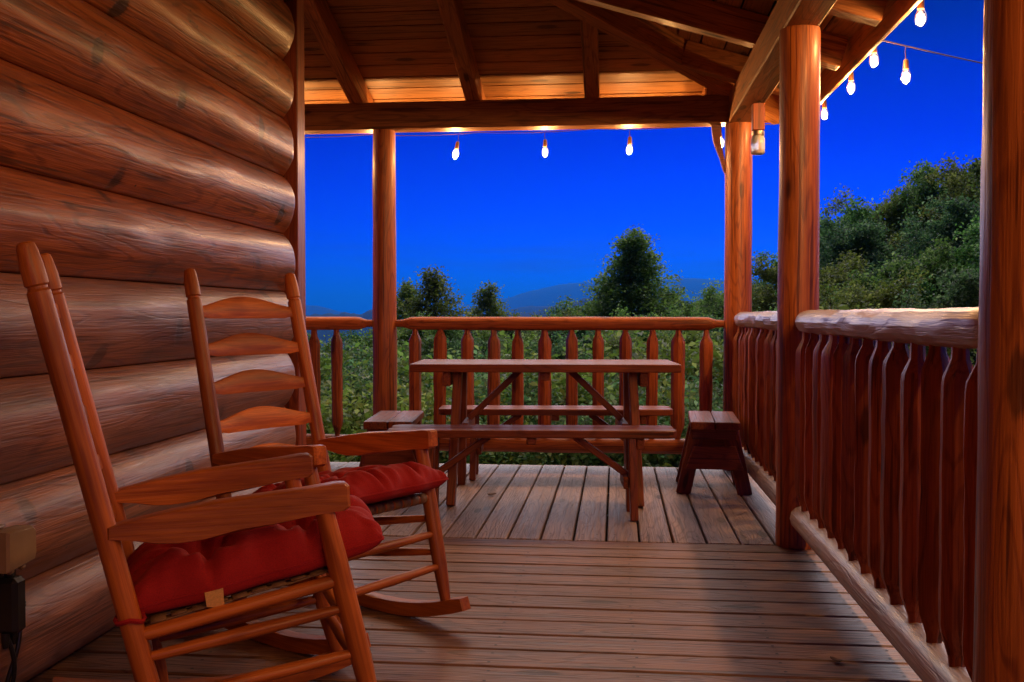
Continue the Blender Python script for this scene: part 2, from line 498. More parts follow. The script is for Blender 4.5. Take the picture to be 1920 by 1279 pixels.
def terrain():
    az = np.concatenate([np.arange(-180, -42, 6.0), np.arange(-42, 42, 0.16), np.arange(42, 180, 6.0)])
    az = np.radians(az)
    rr = np.concatenate([[0.0, 3.0], np.geomspace(6, 14000, 230)])
    A, Rr = np.meshgrid(az, rr)
    X, Y = Rr * np.sin(A), Rr * np.cos(A)
    Z = np.interp(Rr, [0, 9, 25, 60, 140, 400, 1000, 14000], [-2.4, -3.0, -5.0, -12, -26, -52, -70, -75])
    # the hillside climbs to the right of the porch
    side = np.clip((X - 4) / 40, 0, 1.5) * np.clip(1 - (Rr - 60) / 260, 0, 1)
    Z = Z + side * 7.5
    for d, w, crest, bump in RIDGES:
        b = np.array([ang(*c)[0] for c in crest]); e = np.array([ang(*c)[1] for c in crest])
        top = np.interp(A, b, e) * d + CAM_H
        jit = np.zeros_like(A)
        for k, (fq, am) in enumerate(((90, 1.0), (210, .7), (470, .55))):
            jit += am * np.sin(A * fq + k * 1.7 + 0.8 * np.sin(A * fq * .37 + k))
        prof = np.exp(-(np.log(np.maximum(Rr, 1) / d) / w) ** 2)
        Z = np.maximum(Z, -75 + (top + 75 + jit * bump * .35) * prof)
    V = np.stack([X, Y, Z], -1).reshape(-1, 3)
    na, nr = len(az), len(rr)
    i, j = np.meshgrid(np.arange(nr - 1), np.arange(na), indexing='ij')
    j2 = (j + 1) % na
    F = np.stack([i * na + j, i * na + j2, (i + 1) * na + j2, (i + 1) * na + j], -1).reshape(-1, 4)[:, ::-1]
    me = bpy.data.meshes.new("ground")
    me.from_pydata(V.tolist(), [], F.tolist())
    for p in me.polygons: p.use_smooth = True
    o = obj("ground", me, "forest_floor"); o["kind"] = "structure"
    def height(x, y):
        r_ = math.hypot(x, y)
        z = float(np.interp(r_, [0, 9, 25, 60, 140, 400, 1000, 14000], [-2.4, -3.0, -5.0, -12, -26, -52, -70, -75]))
        return z + min(max((x - 4) / 40, 0), 1.5) * min(max(1 - (r_ - 60) / 260, 0), 1) * 7.5
    return height
ground_z = terrain()

# ------------------------------------------------------------------ deck
WALL_X = -1.465       # plane of the log seams
DECK_X = 0.79
deck = thing("deck", "weathered timber porch deck of long boards", "deck"); del deck["category"]; deck["kind"] = "structure"
BW, GAP = 0.138, 0.0095
y = 4.137 - BW / 2
nm = [chamfer_box(DECK_X + 1.52, BW - GAP, 0.036, 0.004, "deck_board") for _ in range(1)][0]
near_y = []
while y > -4.0:
    o = obj("deck_board", nm, "deck_wood", deck, Matrix.Translation((-1.52, y, -0.018 + random.uniform(-.0012, .0012))) @ Matrix.Rotation(random.uniform(-.0006, .0006), 4, 'Z'))
    near_y.append(y); y -= BW
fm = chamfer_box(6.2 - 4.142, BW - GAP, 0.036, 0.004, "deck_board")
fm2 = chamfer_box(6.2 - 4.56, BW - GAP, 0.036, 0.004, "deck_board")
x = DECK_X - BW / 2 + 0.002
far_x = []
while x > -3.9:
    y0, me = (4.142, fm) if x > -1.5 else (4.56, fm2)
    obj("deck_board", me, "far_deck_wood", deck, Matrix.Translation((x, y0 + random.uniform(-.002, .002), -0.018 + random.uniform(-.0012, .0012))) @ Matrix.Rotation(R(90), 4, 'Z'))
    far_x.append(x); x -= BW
bar("rim_board", (DECK_X + 0.024, -4.0, -0.09), (DECK_X + 0.024, 6.24, -0.09), 0.036, 0.19, "deck_wood", deck)
bar("rim_board", (-3.9, 6.224, -0.10), (DECK_X + 0.004, 6.224, -0.10), 0.036, 0.18, "deck_wood", deck)
for jx in (-1.115, -.725, -.335, .055, .445, .765):
    bar("joist", (jx, -4.0, -0.14), (jx, 4.13, -0.14), 0.04, 0.19, "deck_wood", deck)
for jy in (4.25, 4.9, 5.5, 6.15):
    bar("joist", (-3.9, jy, -0.14), (DECK_X, jy, -0.14), 0.04, 0.19, "deck_wood", deck)
for px, py in ((-1.4, 6.1), (.7, 6.1), (.7, 4.1), (.7, 1.9), (.7, -.3)):
    bar("support_post", (px, py, ground_z(px, py) - .3), (px, py, -0.235), .14, .14, "deck_wood", deck)
# nail heads in pairs over every joist
nv, nf = [], []
def nail(x, y):
    b = len(nv); r = 0.0052
    for k in range(6):
        a = k * math.pi / 3
        nv.append((x + r * math.cos(a), y + r * math.sin(a), 0.0018))
    nf.append([b + k for k in range(6)])
for jx in (-1.115, -.725, -.335, .055, .445, .752):
    for yy in near_y:
        for s in (-1, 1): nail(jx + random.uniform(-.006, .006), yy + s * .034 + random.uniform(-.004, .004))
for jy in (4.25, 4.9, 5.5, 6.12):
    for xx in far_x:
        for s in (-1, 1): nail(xx + s * .034 + random.uniform(-.004, .004), jy + random.uniform(-.006, .006))
obj("nail_heads", mesh_from("nail_heads", nv, nf), "nail_steel", deck, kind="stuff")

# ------------------------------------------------------------------ log wall
wall = thing("log_wall", "cabin wall of stacked rounded logs in glossy orange-brown stain", "wall")
COURSE, BULGE = 0.2555, 0.068
def wall_log(k, L):
    vs, fs = [], []
    NX, NP = 110, 23
    for i in range(NX + 1):
        x = L * i / NX
        if i >= NX - 8:                       # the end is eased over
            x = L - 0.09 + 0.09 * math.sin((i - NX + 8) / 8 * math.pi / 2)
        e = max(0.0, (x - (L - 0.09)) / 0.09)
        shrink = math.sqrt(max(0.0, 1 - e ** 2.4))
        for j in range(NP):
            t = j / (NP - 1)
            a = (t - .5) * math.pi * 0.94
            z = 0.5 * (math.sin(a) / math.sin(math.pi * .47)) * (COURSE - 0.003)
            out = BULGE * (1 - abs(z / (.5 * (COURSE - .003))) ** 2.5) ** .9 if abs(z) < .4999 * (COURSE - .003) else 0.0
            out *= 1 + .16 * sn(x * 1.3, k * 7.7) + .10 * sn(x * 3, z * 14, k * 3.1) + .05 * sn(x * 9, z * 30, k * 3.1)
            z += .006 * sn(x * .9, k * 5.3) * math.cos(a)
            out = -.012 + (out + .012) * (shrink * .8 + .2)
            vs.append((x, -out, z))
    for i in range(NX):
        for j in range(NP - 1):
            fs.append([i * NP + j, (i + 1) * NP + j, (i + 1) * NP + j + 1, i * NP + j + 1])
    b = len(vs)                                # closing faces at the back and at the ends
    for i in range(NX + 1):
        for j in (0, NP - 1):
            vx = vs[i * NP + j]; vs.append((vx[0], .06, vx[2]))
    for i in range(NX):
        fs.append([i * NP, b + 2 * i, b + 2 * i + 2, (i + 1) * NP])
        fs.append([i * NP + NP - 1, (i + 1) * NP + NP - 1, b + 2 * i + 3, b + 2 * i + 1])
        fs.append([b + 2 * i, b + 2 * i + 1, b + 2 * i + 3, b + 2 * i + 2])
    for i in (0, NX):
        fs.append([i * NP + j for j in range(NP)] + [b + 2 * i + 1, b + 2 * i])
    me = mesh_from("log", vs, fs, 50)
    bm = bmesh.new(); bm.from_mesh(me); bmesh.ops.recalc_face_normals(bm, faces=bm.faces); bm.to_mesh(me); bm.free()
    return me
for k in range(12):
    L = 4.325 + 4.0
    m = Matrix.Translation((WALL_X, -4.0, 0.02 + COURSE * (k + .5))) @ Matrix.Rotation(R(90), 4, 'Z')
    obj("log", wall_log(k, L), "worn_sky_grey_wall_wood" if k < 4 else "wall_wood", wall, m)
bar("wall_core", (-2.9, -4.0, 1.55), (-2.9, 4.46, 1.55), 2.70, 3.06, "dark_void", wall)
bar("corner_post", (-1.468, 4.425, 0.004), (-1.468, 4.425, 2.97), .11, .094, "trim_wood", wall, up=(1, 0, 0))
bar("trim_board", (-1.535, 4.52, 0.004), (-1.535, 4.52, 2.9), .07, .10, "trim_wood", wall, up=(1, 0, 0))
for k in range(12):   # the cabin's other face, round the corner
    bar("log", (-4.25, 4.50, 0.02 + COURSE * (k + .5)), (-1.60, 4.50, 0.02 + COURSE * (k + .5)), .07, COURSE - .004, "wall_wood", wall, c=.03)

# ------------------------------------------------------------------ posts
def post(x, y, r, h, label, seed):
    prof = [(0, r * 1.02), (.02, r * 1.05)]
    nseg = 26
    for i in range(1, nseg): prof.append((.02 + (h - .04) * i / nseg, r * (1.04 - .06 * i / nseg)))
    prof += [(h - .02, r * .97), (h, r * .95)]
    def wob(x_, a):
        return 1 + .06 * sn(x_ * 1.6 + seed, math.cos(a) * 1.1, math.sin(a) * 1.1) + .035 * sn(x_ * 5 + seed, math.cos(a) * 2, math.sin(a) * 2)
    o = obj("porch_post", lathe_x(prof, 18, wob, "porch_post", 30), "post_wood")
    o.matrix_world = frame((x, y, 0.001), (x, y, 1))
    tag(o, label, "post", "log posts along the porch edge")
PX, PY = 0.735, 6.14
BB, BT = 2.085, 2.25          # beam bottom and top
post(-1.44, PY, .073, BB - .001, "peeled log post standing beside the left end of the picnic table", 1.0)
post(PX, PY, .082, BB - .001, "log post at the porch corner where the two railings meet", 5.3)
post(PX, 4.14, .080, BB - .001, "log post between the two side railing sections, orange and knotty", 9.1)
post(PX, 1.85, .086, BB - .001, "thick dark red log post where the longer side railing ends", 14.7)

# ------------------------------------------------------------------ porch roof
roof = thing("porch_roof", "timber porch roof with exposed rafters and board ceiling", "roof")
SL = 0.30
def rz_back(y): return BT + SL * (PY - .07 - y)      # underside of the rafters
def rz_side(x): return BT + SL * (PX - .07 - x)
RH = 0.145
EY, EX = 6.46, 1.12
bar("beam", (-3.9, PY, (BB + BT) / 2), (PX + .07, PY, (BB + BT) / 2), .14, BT - BB, "beam_wood", roof, c=.006)
bar("beam", (PX, -4.0, (BB + BT) / 2 - .001), (PX, PY - .072, (BB + BT) / 2 - .001), .138, BT - BB - .002, "beam_wood", roof, c=.006)
nrm = math.sqrt(1 + SL * SL)
def hip_y(x): return PY + (x - PX)
for rx in (-3.05, -2.33, -1.60, -.873, -.146, .58):
    y1 = max(hip_y(rx) + .03, 4.56 if rx < -1.4 else 3.9)
    oz = RH / 2 * nrm + .001
    bar("rafter", (rx, EY - .03, rz_back(EY - .03) + oz), (rx, y1, rz_back(y1) + oz), .09, RH, "beam_wood", roof, c=.005)
for ry in (5.75, 5.0, 4.25, 3.5, 2.75, 2.0, 1.25, .5, -.25, -1.0, -1.75, -2.5, -3.25):
    x1 = max(PX + (ry - PY) + .03, -1.39)
    oz = RH / 2 * nrm + .001
    bar("rafter", (EX - .03, ry, rz_side(EX - .03) + oz), (x1, ry, rz_side(x1) + oz), .09, RH, "beam_wood", roof, c=.005)
hz = lambda t: BT - .012 + SL * (t - .07)
hipA = Vector((PX + .30, PY + .30, hz(-.30) + .10)); hipB = Vector((PX - 2.12, PY - 2.12, hz(2.12) + .10))
bar("hip_rafter", hipA, hipB, .095, .19, "beam_wood", roof, c=.005)
CZ = RH * nrm + .003
# ceiling boards, cut along the hip
pitch = .137; dy = pitch / nrm; TB = .018
def board(c4, up_n):
    lo = [Vector(p) for p in c4]; hi = [p + Vector(up_n) * TB for p in lo]
    o = lo[0]
    d = (lo[1] - lo[0]).normalized()
    fr = frame(o, o + d, up_n); inv = fr.inverted()
    vs = [inv @ p for p in lo + hi]
    fs = [[3, 2, 1, 0], [4, 5, 6, 7], [0, 1, 5, 4], [1, 2, 6, 5], [2, 3, 7, 6], [3, 0, 4, 7]]
    return obj("ceiling_board", mesh_from("ceiling_board", vs, fs), "ceiling_wood", roof, fr)
yy = EY
while yy > 4.1:
    ya, yb = yy, yy - dy + .010
    za, zb = rz_back(ya) + CZ, rz_back(yb) + CZ
    lim = lambda q: min(PX + (q - PY), EX)
    xl = -3.9 
    board([(xl, ya, za), (lim(ya), ya, za), (lim(yb), yb, zb), (xl, yb, zb)][::1], (0, SL / nrm, 1 / nrm))
    yy -= dy
xx = EX
while xx > -1.42:
    xa, xb = xx, xx - dy + .010
    za, zb = rz_side(xa) + CZ, rz_side(xb) + CZ
    lim = lambda q: min(PY + (q - PX), EY)
    board([(xa, lim(xa), za), (xa, -4.0, za), (xb, -4.0, zb), (xb, lim(xb), zb)], (SL / nrm, 0, 1 / nrm))
    xx -= dy
# roofing over the boards
zt = .05
rv = [(-3.95, EY + .03, rz_back(EY + .03) + CZ + zt), (EX + .03, EY + .03, rz_side(EX + .03) + CZ + zt - .01),
      (PX - 2.3, PY - 2.3, rz_back(PY - 2.3) + CZ + zt), (-3.95, PY - 2.3, rz_back(PY - 2.3) + CZ + zt),
      (EX + .03, -4.1, rz_side(EX + .03) + CZ + zt), (PX - 2.3, -4.1, rz_side(PX - 2.3) + CZ + zt)]
rv2 = [(a, b, c + .03) for a, b, c in rv]
rf = [[0, 1, 2, 3], [1, 4, 5, 2]]
obj("roof_cover", mesh_from("roof_cover", rv + rv2, [f[::-1] for f in rf] + [[i + 6 for i in f] for f in rf] + [[0, 6, 7, 1], [1, 7, 10, 4], [4, 10, 11, 5], [3, 2, 8, 9], [0, 3, 9, 6], [2, 5, 11, 8]]), "shingle", roof)
bar("fascia", (-3.9, EY + .012, rz_back(EY) + .095), (EX + .02, EY + .012, rz_back(EY) + .095), .022, .150, "beam_wood", roof)
bar("fascia", (EX + .012, -4.0, rz_side(EX) + .085), (EX + .012, EY - .002, rz_side(EX) + .085), .022, .165, "beam_wood", roof)

# ------------------------------------------------------------------ railings
def top_rail(L, r, seed, hew):
    prof = [(0, .022), (.05, .024), (.075, r * .75), (.10, r * .96)]
    N = 46
    for i in range(1, N): prof.append((.10 + (L - .2) * i / N, r))
    prof += [(L - .10, r * .96), (L - .075, r * .75), (L - .05, .024), (L, .022)]
    def wob(x, a):
        s = 1 + .05 * sn(x * 2 + seed, math.cos(a), math.sin(a)) 
        if hew:
            s += .10 * sn(x * 7 + seed * 3, math.cos(a) * 2.2, math.sin(a) * 2.2) + .04 * sn(x * 21, math.cos(a) * 3, math.sin(a) * 3 + seed)
        else:
            s += .035 * sn(x * 5 + seed * 3, math.cos(a) * 1.6, math.sin(a) * 1.6)
        return s
    return lathe_x(prof, 14, wob, "top_rail", 24 if hew else 40)
def bottom_rail(L, r, seed, scallop):
    prof = [(0, r * .6), (.02, r * .85), (.05, r)]
    N = 60
    for i in range(1, N): prof.append((.05 + (L - .1) * i / N, r))
    prof += [(L - .05, r), (L - .02, r * .85), (L, r * .6)]
    def wob(x, a):
        s = 1 + .06 * sn(x * 3 + seed, math.cos(a) * 1.4, math.sin(a) * 1.4)
        if scallop: s += .10 * abs(math.sin(x * math.pi / .155)) * max(0, math.sin(a)) 
        return s
    return lathe_x(prof, 12, wob, "bottom_rail", 40)
def baluster_mesh(h, seed):
    rnd = random.Random(seed)
    w = .040 * rnd.uniform(.92, 1.1)
    s1 = h - rnd.uniform(.055, .085)
    prof = [(0, .017), (.025, .019), (.075 + rnd.uniform(-.01, .01), w * .93), (.10, w)]
    for i in range(1, 8): prof.append((.10 + (s1 - .12) * i / 8, w * rnd.uniform(.94, 1.05)))
    prof += [(s1 - .02, w), (s1, w * .94), (s1 + .038, .020), (h, .018)]
    ang0 = rnd.uniform(0, 6.28)
    fl = [rnd.uniform(.86, 1.1) for _ in range(8)]
    def wob(x, a):
        k = int(round(a / (2 * math.pi) * 8)) % 8
        return fl[k] * (1 + .05 * sn(x * 4 + seed, k * 1.3))
    return lathe_x(prof, 8, wob, "baluster", 28)
def railing(p0, p1, n, first, step, label, mats, hew, tr=.042, br=.048, seed=1, bh=.135, th=.885):
    p0, p1 = Vector(p0), Vector(p1)
    d = (p1 - p0); L = d.length; d.normalize()
    t = thing("porch_railing", label, "railing", p0, 0, "log railings round the porch")
    fr = frame((0, 0, th), Vector((0, 0, th)) + d)
    obj("top_rail", top_rail(L, tr, seed, hew), mats[0], t, fr)
    obj("bottom_rail", bottom_rail(L - .01, br, seed + 2, hew), mats[1], t, frame(Vector((0, 0, bh)) + d * .005, Vector((0, 0, bh)) + d))
    h = (th - tr * .9) - (bh + br * .9) + .012
    for i in range(n):
        q = d * (first + step * i + random.uniform(-.006, .006))
        me = baluster_mesh(h + random.uniform(-.004, .004), seed * 31 + i)
        a = Vector((q.x, q.y, bh + br * .9 - .004))
        b = a + Vector((d.x * random.uniform(-.006, .006), d.y * random.uniform(-.006, .006), h))
        obj("baluster", me, mats[2], t, frame(a, b) @ Matrix.Rotation(random.uniform(0, 6.28), 4, 'X'))
    return t
back = ("rail_wood", "rail_wood", "rail_wood")
side = ("hewn_wood", "hewn_wood", "rail_wood")
railing((-1.375, PY, 0), (PX - .075, PY, 0), 12, .125, .1635, "log railing with turned-neck balusters running behind the picnic table", back, False, seed=3)
railing((-3.4, PY, 0), (-1.505, PY, 0), 12, .07, .144, "short log railing seen between the cabin wall and the left post", back, False, seed=5)
railing((PX, 4.215, 0), (PX, PY - .08, 0), 12, .10, .150, "hewn log side railing next to the end stool, between corner post and middle post", side, True, tr=.044, seed=7, th=.912)
railing((PX, 1.93, 0), (PX, 4.065, 0), 13, .135, .155, "hewn log side railing with pale axe-cut top rail, between the two thick posts", side, True, tr=.044, seed=9, th=.912)

# ------------------------------------------------------------------ picnic table, benches and stools
TR = R(4.0)
def rounded_plank(L, Wd, T, rc, name="plank"):
    """Plank along X, centred; corners in plan rounded by rc."""
    pts = []
    for cx, cy, a0 in ((L / 2 - rc, Wd / 2 - rc, 0), (-L / 2 + rc, Wd / 2 - rc, 90), (-L / 2 + rc, -Wd / 2 + rc, 180), (L / 2 - rc, -Wd / 2 + rc, 270)):
        for k in range(4):
            a = R(a0 + 30 * k); pts.append((cx + rc * math.cos(a), cy + rc * math.sin(a)))
    n = len(pts); c = .004
    rings = []
    for s, z in ((1 - c / (Wd / 2), -T / 2), (1, -T / 2 + c), (1, T / 2 - c), (1 - c / (Wd / 2), T / 2)):
        rings += [(x * (1 - (1 - s) * Wd / L), y * s, z) for x, y in pts]
    fs = [[r * n + k, r * n + (k + 1) % n, (r + 1) * n + (k + 1) % n, (r + 1) * n + k] for r in range(3) for k in range(n)]
    fs += [list(range(n))[::-1], [3 * n + k for k in range(n)]]
    return mesh_from(name, rings, fs, 35)
T3 = Matrix.Translation
def picnic_table(x, y):
    t = thing("picnic_table", "red-brown wooden picnic table with diagonal braces on the porch deck", "table", (x, y, 0), TR)
    H, L, Wd, T = .694, 1.345, .56, .040
    n = 4; w = Wd / n
    for i in range(n):
        obj("plank", rounded_plank(L, w - .006, T, .012), "table_wood", t, T3((0, -Wd / 2 + w * (i + .5), H - T / 2)))
    for s in (-1, 1):
        bar("cleat", (s * .49, -.25, H - T - .036), (s * .49, .25, H - T - .036), .038, .070, "table_wood", t)
        for q in (-1, 1):
            bar("leg", (s * .462, q * .325, 0.0), (s * .440, q * .150, H - T - .002), .085, .042, "table_wood", t, up=(1, 0, 0))
        bar("crosspiece", (s * .40, -.24, .36), (s * .40, .24, .36), .036, .075, "table_wood", t)
        bar("brace", (s * .395, 0, .40), (s * .13, 0, H - T - .004), .075, .032, "table_wood", t)
    bar("cleat", (0, -.24, H - T - .022), (0, .24, H - T - .022), .05, .042, "table_wood", t)
    return t
def bench(x, y, H, label, rz=TR, L=1.335):
    t = thing("bench", label, "bench", (x, y, 0), rz, "long benches of the picnic set")
    T, Wd = .036, .245
    for s in (-1, 1):
        obj("plank", rounded_plank(L, Wd / 2 - .003, T, .045), "table_wood", t, T3((0, s * Wd / 4, H - T / 2)))
        bar("cleat", (s * .50, -.105, H - T - .026), (s * .50, .105, H - T - .026), .036, .050, "table_wood", t)
        for q in (-1, 1):
            bar("leg", (s * .470, q * .120, 0.0), (s * .462, q * .075, H - T - .002), .068, .034, "table_wood", t, up=(1, 0, 0))
        bar("brace", (s * .45, 0, .19), (s * .20, 0, H - T - .004), .055, .030, "table_wood", t)
        bar("crosspiece", (s * .434, -.115, .17), (s * .434, .115, .17), .024, .055, "table_wood", t)
    bar("cleat", (0, -.105, H - T - .016), (0, .105, H - T - .016), .045, .030, "table_wood", t)
    return t
def stool(x, y, H, label, rz):
    t = thing("stool", label, "stool", (x, y, 0), rz, "short stools at the table ends")
    T, Wd, L = .040, .255, .60
    rm = Matrix.Rotation(R(90), 4, 'Z')
    for s in (-1, 1):
        obj("plank", rounded_plank(L, Wd / 2 - .004, T, .012), "table_wood", t, T3((s * Wd / 4, 0, H - T / 2)) @ rm)
    for q in (-1, 1):
        bar("cleat", (-.115, q * .17, H - T - .032), (.115, q * .17, H - T - .032), .045, .062, "table_wood", t)
        poly = [(-.150, .135), (.150, .135), (.108, .255), (-.108, .255)]
        obj("apron", prism(poly, .026, "apron"), "table_wood", t, T3((0, q * .183 + q * .024, 0)))
        for s in (-1, 1):
            bar("leg", (s * .160, q * .168, -.004), (s * .082, q * .168, H - T - .002), .040, .075, "table_wood", t, up=(1, 0, 0))
    for s in (-1, 1):
        bar("side_rail", (s * .075, -.145, H - T - .03), (s * .075, .145, H - T - .03), .030, .05, "table_wood", t)
    return t
picnic_table(-.365, 5.18)
bench(-.39, 4.65, .41, "long low bench on the rocking chairs' side of the picnic table")
bench(-.345, 5.74, .405, "long low bench between the picnic table and the back railing")
stool(.525, 5.46, .39, "short two-plank stool at the table end beside the hewn side railing", R(-3))
stool(-1.19, 5.31, .39, "short two-plank stool at the table end beside the rocking chair", R(5))

# ------------------------------------------------------------------ rocking chairs
def post_u(h): return -.243 * (h - .521)
def post_v(h): return .204 - .005 * (h - .521) / .547
def leg_uv(h):
    t = (.529 - h) / (.529 - .08); return .428 + .109 * t, .230 - .016 * t
def arc(u):  # underside of the rocker
    d = u - .30
    return d * d / (2 * (.86 if d > 0 else 1.9))
def seat_h(u): return .288 + .20 * u
def rocking_chair(loc, rz, label):
    t = thing("rocking_chair", label, "rocking chair", (*loc, 0), rz, "ladder-back rocking chairs on the porch")
    m = "chair_wood"
    for s in (-1, 1):
        # rear post with turned groove and finial
        p0 = Vector((post_u(.05), s * post_v(.05), .05)); p1 = Vector((post_u(1.078), s * post_v(1.078), 1.078)); L = (p1 - p0).length
        prof = [(0, .016), (.03, .020)] + [(.06 + (L - .17) * i / 8, .0225) for i in range(9)]
        prof += [(L - .097, .0222), (L - .092, .0185), (L - .087, .0185), (L - .083, .0225), (L - .05, .0222), (L - .015, .0190), (L - .004, .0165), (L, .012)]
        obj("rear_post", lathe_x(prof, 14, None, "rear_post", 30), m, t, frame(p0, p1))
        # front leg
        a, b = leg_uv(.064), leg_uv(.530)
        p0 = Vector((a[0], s * a[1], .064)); p1 = Vector((b[0], s * b[1], .530)); L = (p1 - p0).length
        prof = [(0, .0145), (.05, .0185), (.12, .0222), (.25, .0230), (.38, .0225), (L - .03, .0200), (L, .0195)]
        obj("front_leg", lathe_x(prof, 14, None, "front_leg", 50), m, t, frame(p0, p1))
        # arm: narrow at the post, deep and scooped below, blunt bevelled end
        A0 = Vector((.004, s * .207, 0)); A1 = Vector((.478, s * .232, 0)); La = (A1 - A0).length
        top = [(0, .523), (.05, .535), (.11, .547), (.20, .562), (.30, .572), (.39, .580), (.45, .5875), (.468, .587)]
        bot = [(.475, .581), (.477, .538), (.466, .530), (.40, .523), (.33, .511), (.25, .499), (.18, .487), (.13, .4835), (.09, .486), (.05, .494), (0, .500)]
        obj("arm", prism([(x * La / .4747, z) for x, z in top + bot], .044, "arm", .006), m, t, frame(A0, A1))
        # rocker
        us = [-.125 + .750 * i / 18 for i in range(19)]
        lo = [(u, arc(u) + .001) for u in us]
        hi = [(u - (.012 if i == 18 else 0), arc(u) + (.044 if -.2 < u < .6 else .036)) for i, u in enumerate(us)]
        v = .212
        obj("rocker", prism(lo + hi[::-1], .040, "rocker", .004), m, t, T3((0, s * v, 0)))
        # side rungs and seat side rail
        for hf, hr, r in ((.318, .252, .0125), (.218, .160, .0125)):
            f = leg_uv(hf)
            P, Q = Vector((post_u(hr), s * post_v(hr), hr)), Vector((f[0], s * f[1], hf)); L = (Q - P).length
            obj("side_rung", lathe_x([(0, r * .7), (.05, r * .9), (L * .5, r * 1.15), (L - .05, r * .9), (L, r * .7)], 10, None, "side_rung", 60), m, t, frame(P, Q))
        f = leg_uv(seat_h(.46))
        P, Q = Vector((post_u(seat_h(.05)), s * post_v(.3), seat_h(.05))), Vector((f[0], s * f[1], seat_h(.46))); L = (Q - P).length
        obj("seat_rail", lathe_x([(0, .012), (.03, .0145), (L - .03, .0145), (L, .012)], 10, None, "seat_rail", 60), m, t, frame(P, Q))
    for h in (.272, .176):
        f = leg_uv(h); L = 2 * f[1]; r = .0125
        obj("front_rung", lathe_x([(0, r * .7), (.05, r * .9), (L * .5, r * 1.15), (L - .05, r * .9), (L, r * .7)], 10, None, "front_rung", 60), m, t, frame((f[0], -f[1], h), (f[0], f[1], h)))
    h = .205; L = 2 * post_v(h)
    obj("rear_rung", lathe_x([(0, .009), (L / 2, .014), (L, .009)], 10, None, "rear_rung", 60), m, t, frame((post_u(h), -post_v(h), h), (post_u(h), post_v(h), h)))
    for u, vv in ((leg_uv(seat_h(.46))[0], leg_uv(seat_h(.46))[1]), (post_u(seat_h(.05)), post_v(.3))):
        h = seat_h(.46) if u > .3 else seat_h(.05)
        obj("seat_rail", lathe_x([(0, .012), (.03, .0145), (2 * vv - .03, .0145), (2 * vv, .012)], 10, None, "seat_rail", 60), m, t, frame((u, -vv, h), (u, vv, h)))
    # five arched back slats
    for k in range(5):
        hb = .928 - .1165 * k
        vw = post_v(hb) - .006
        vs, fs = [], []
        N = 16
        for i in range(N + 1):
            q = -1 + 2 * i / N; v = q * vw
            up = .036 + .034 * (math.cos(q * math.pi) * .5 + .5) ** .8
            back_ = -.018 * (1 - q * q)
            lo_ = hb + (.004 if abs(q) > .8 else 0)
            for z, d in ((lo_, -.005), (lo_ + .003, -.0065), (hb + up - .003, -.0065), (hb + up, -.004), (hb + up, .004), (hb + up - .003, .0065), (lo_ + .003, .0065), (lo_, .005)):
                vs.append((v, -(post_u(z) + back_ + d) + post_u(hb), z - hb))
        for i in range(N):
            for j in range(8):
                fs.append([i * 8 + j, i * 8 + (j + 1) % 8, (i + 1) * 8 + (j + 1) % 8, (i + 1) * 8 + j])
        fs += [list(range(8))[::-1], [N * 8 + j for j in range(8)]]
        me = mesh_from("slat", vs, fs, 35)
        bm = bmesh.new(); bm.from_mesh(me); bmesh.ops.recalc_face_normals(bm, faces=bm.faces); bm.to_mesh(me); bm.free()
        obj("slat", me, m, t, T3((post_u(hb), 0, hb)) @ Matrix.Rotation(R(90), 4, 'Z'))
    # woven seat: strips wrapped round the front and rear rails, others threaded across
    def strip(path, width, nm):
        vs, fs = [], []
        for p, n_ in path:
            for sx in (-1, 1):
                vs.append(Vector(p) + Vector((0, sx * width / 2, 0)) if nm == 'u' else Vector(p) + Vector((sx * width / 2, 0, sx * width / 2 * .2)))
        for i in range(len(path) - 1): fs.append([2 * i, 2 * i + 1, 2 * i + 3, 2 * i + 2])
        me = mesh_from("seat_strip", vs, fs, 60)
        o = obj("seat_strip", me, "wicker", t)
        md = o.modifiers.new("thick", 'SOLIDIFY'); md.thickness = .003; md.offset = 1
        return o
    uf, ur = leg_uv(seat_h(.46))[0], post_u(seat_h(.05))
    hf, hr = seat_h(.46), seat_h(.05)
    for i in range(11):
        v = -.185 + .037 * i
        pth = [((ur + .02, v, hr + .016), 0)]
        pth += [((ur + (uf - ur) * q, v, hr + (hf - hr) * q + .016 + (.002 if (i + k) % 2 else -.001)), 0) for k, q in enumerate((.15, .3, .45, .6, .75, .9))]
        pth += [((uf + .016 * math.sin(a), v, hf + .016 * math.cos(a)), 0) for a in (0, .6, 1.2, 1.8, 2.4, 3.0)]
        strip(pth, .028, 'u')
    for i in range(9):
        u = ur + .045 + .040 * i
        pth = [((u, -.2 + .04 * k, seat_h(u) + .014 + (.003 if (i + k) % 2 else -.001)), 0) for k in range(11)]
        strip(pth, .030, 'v')
    return t
chairN = ((-1.092, 2.042), R(26.8)); chairF = ((-1.082, 3.045), R(-30.2))
rocking_chair(*chairN, "ladder-back wooden rocking chair standing near the outlet on the log wall")
rocking_chair(*chairF, "ladder-back wooden rocking chair standing nearer the picnic table and corner post")

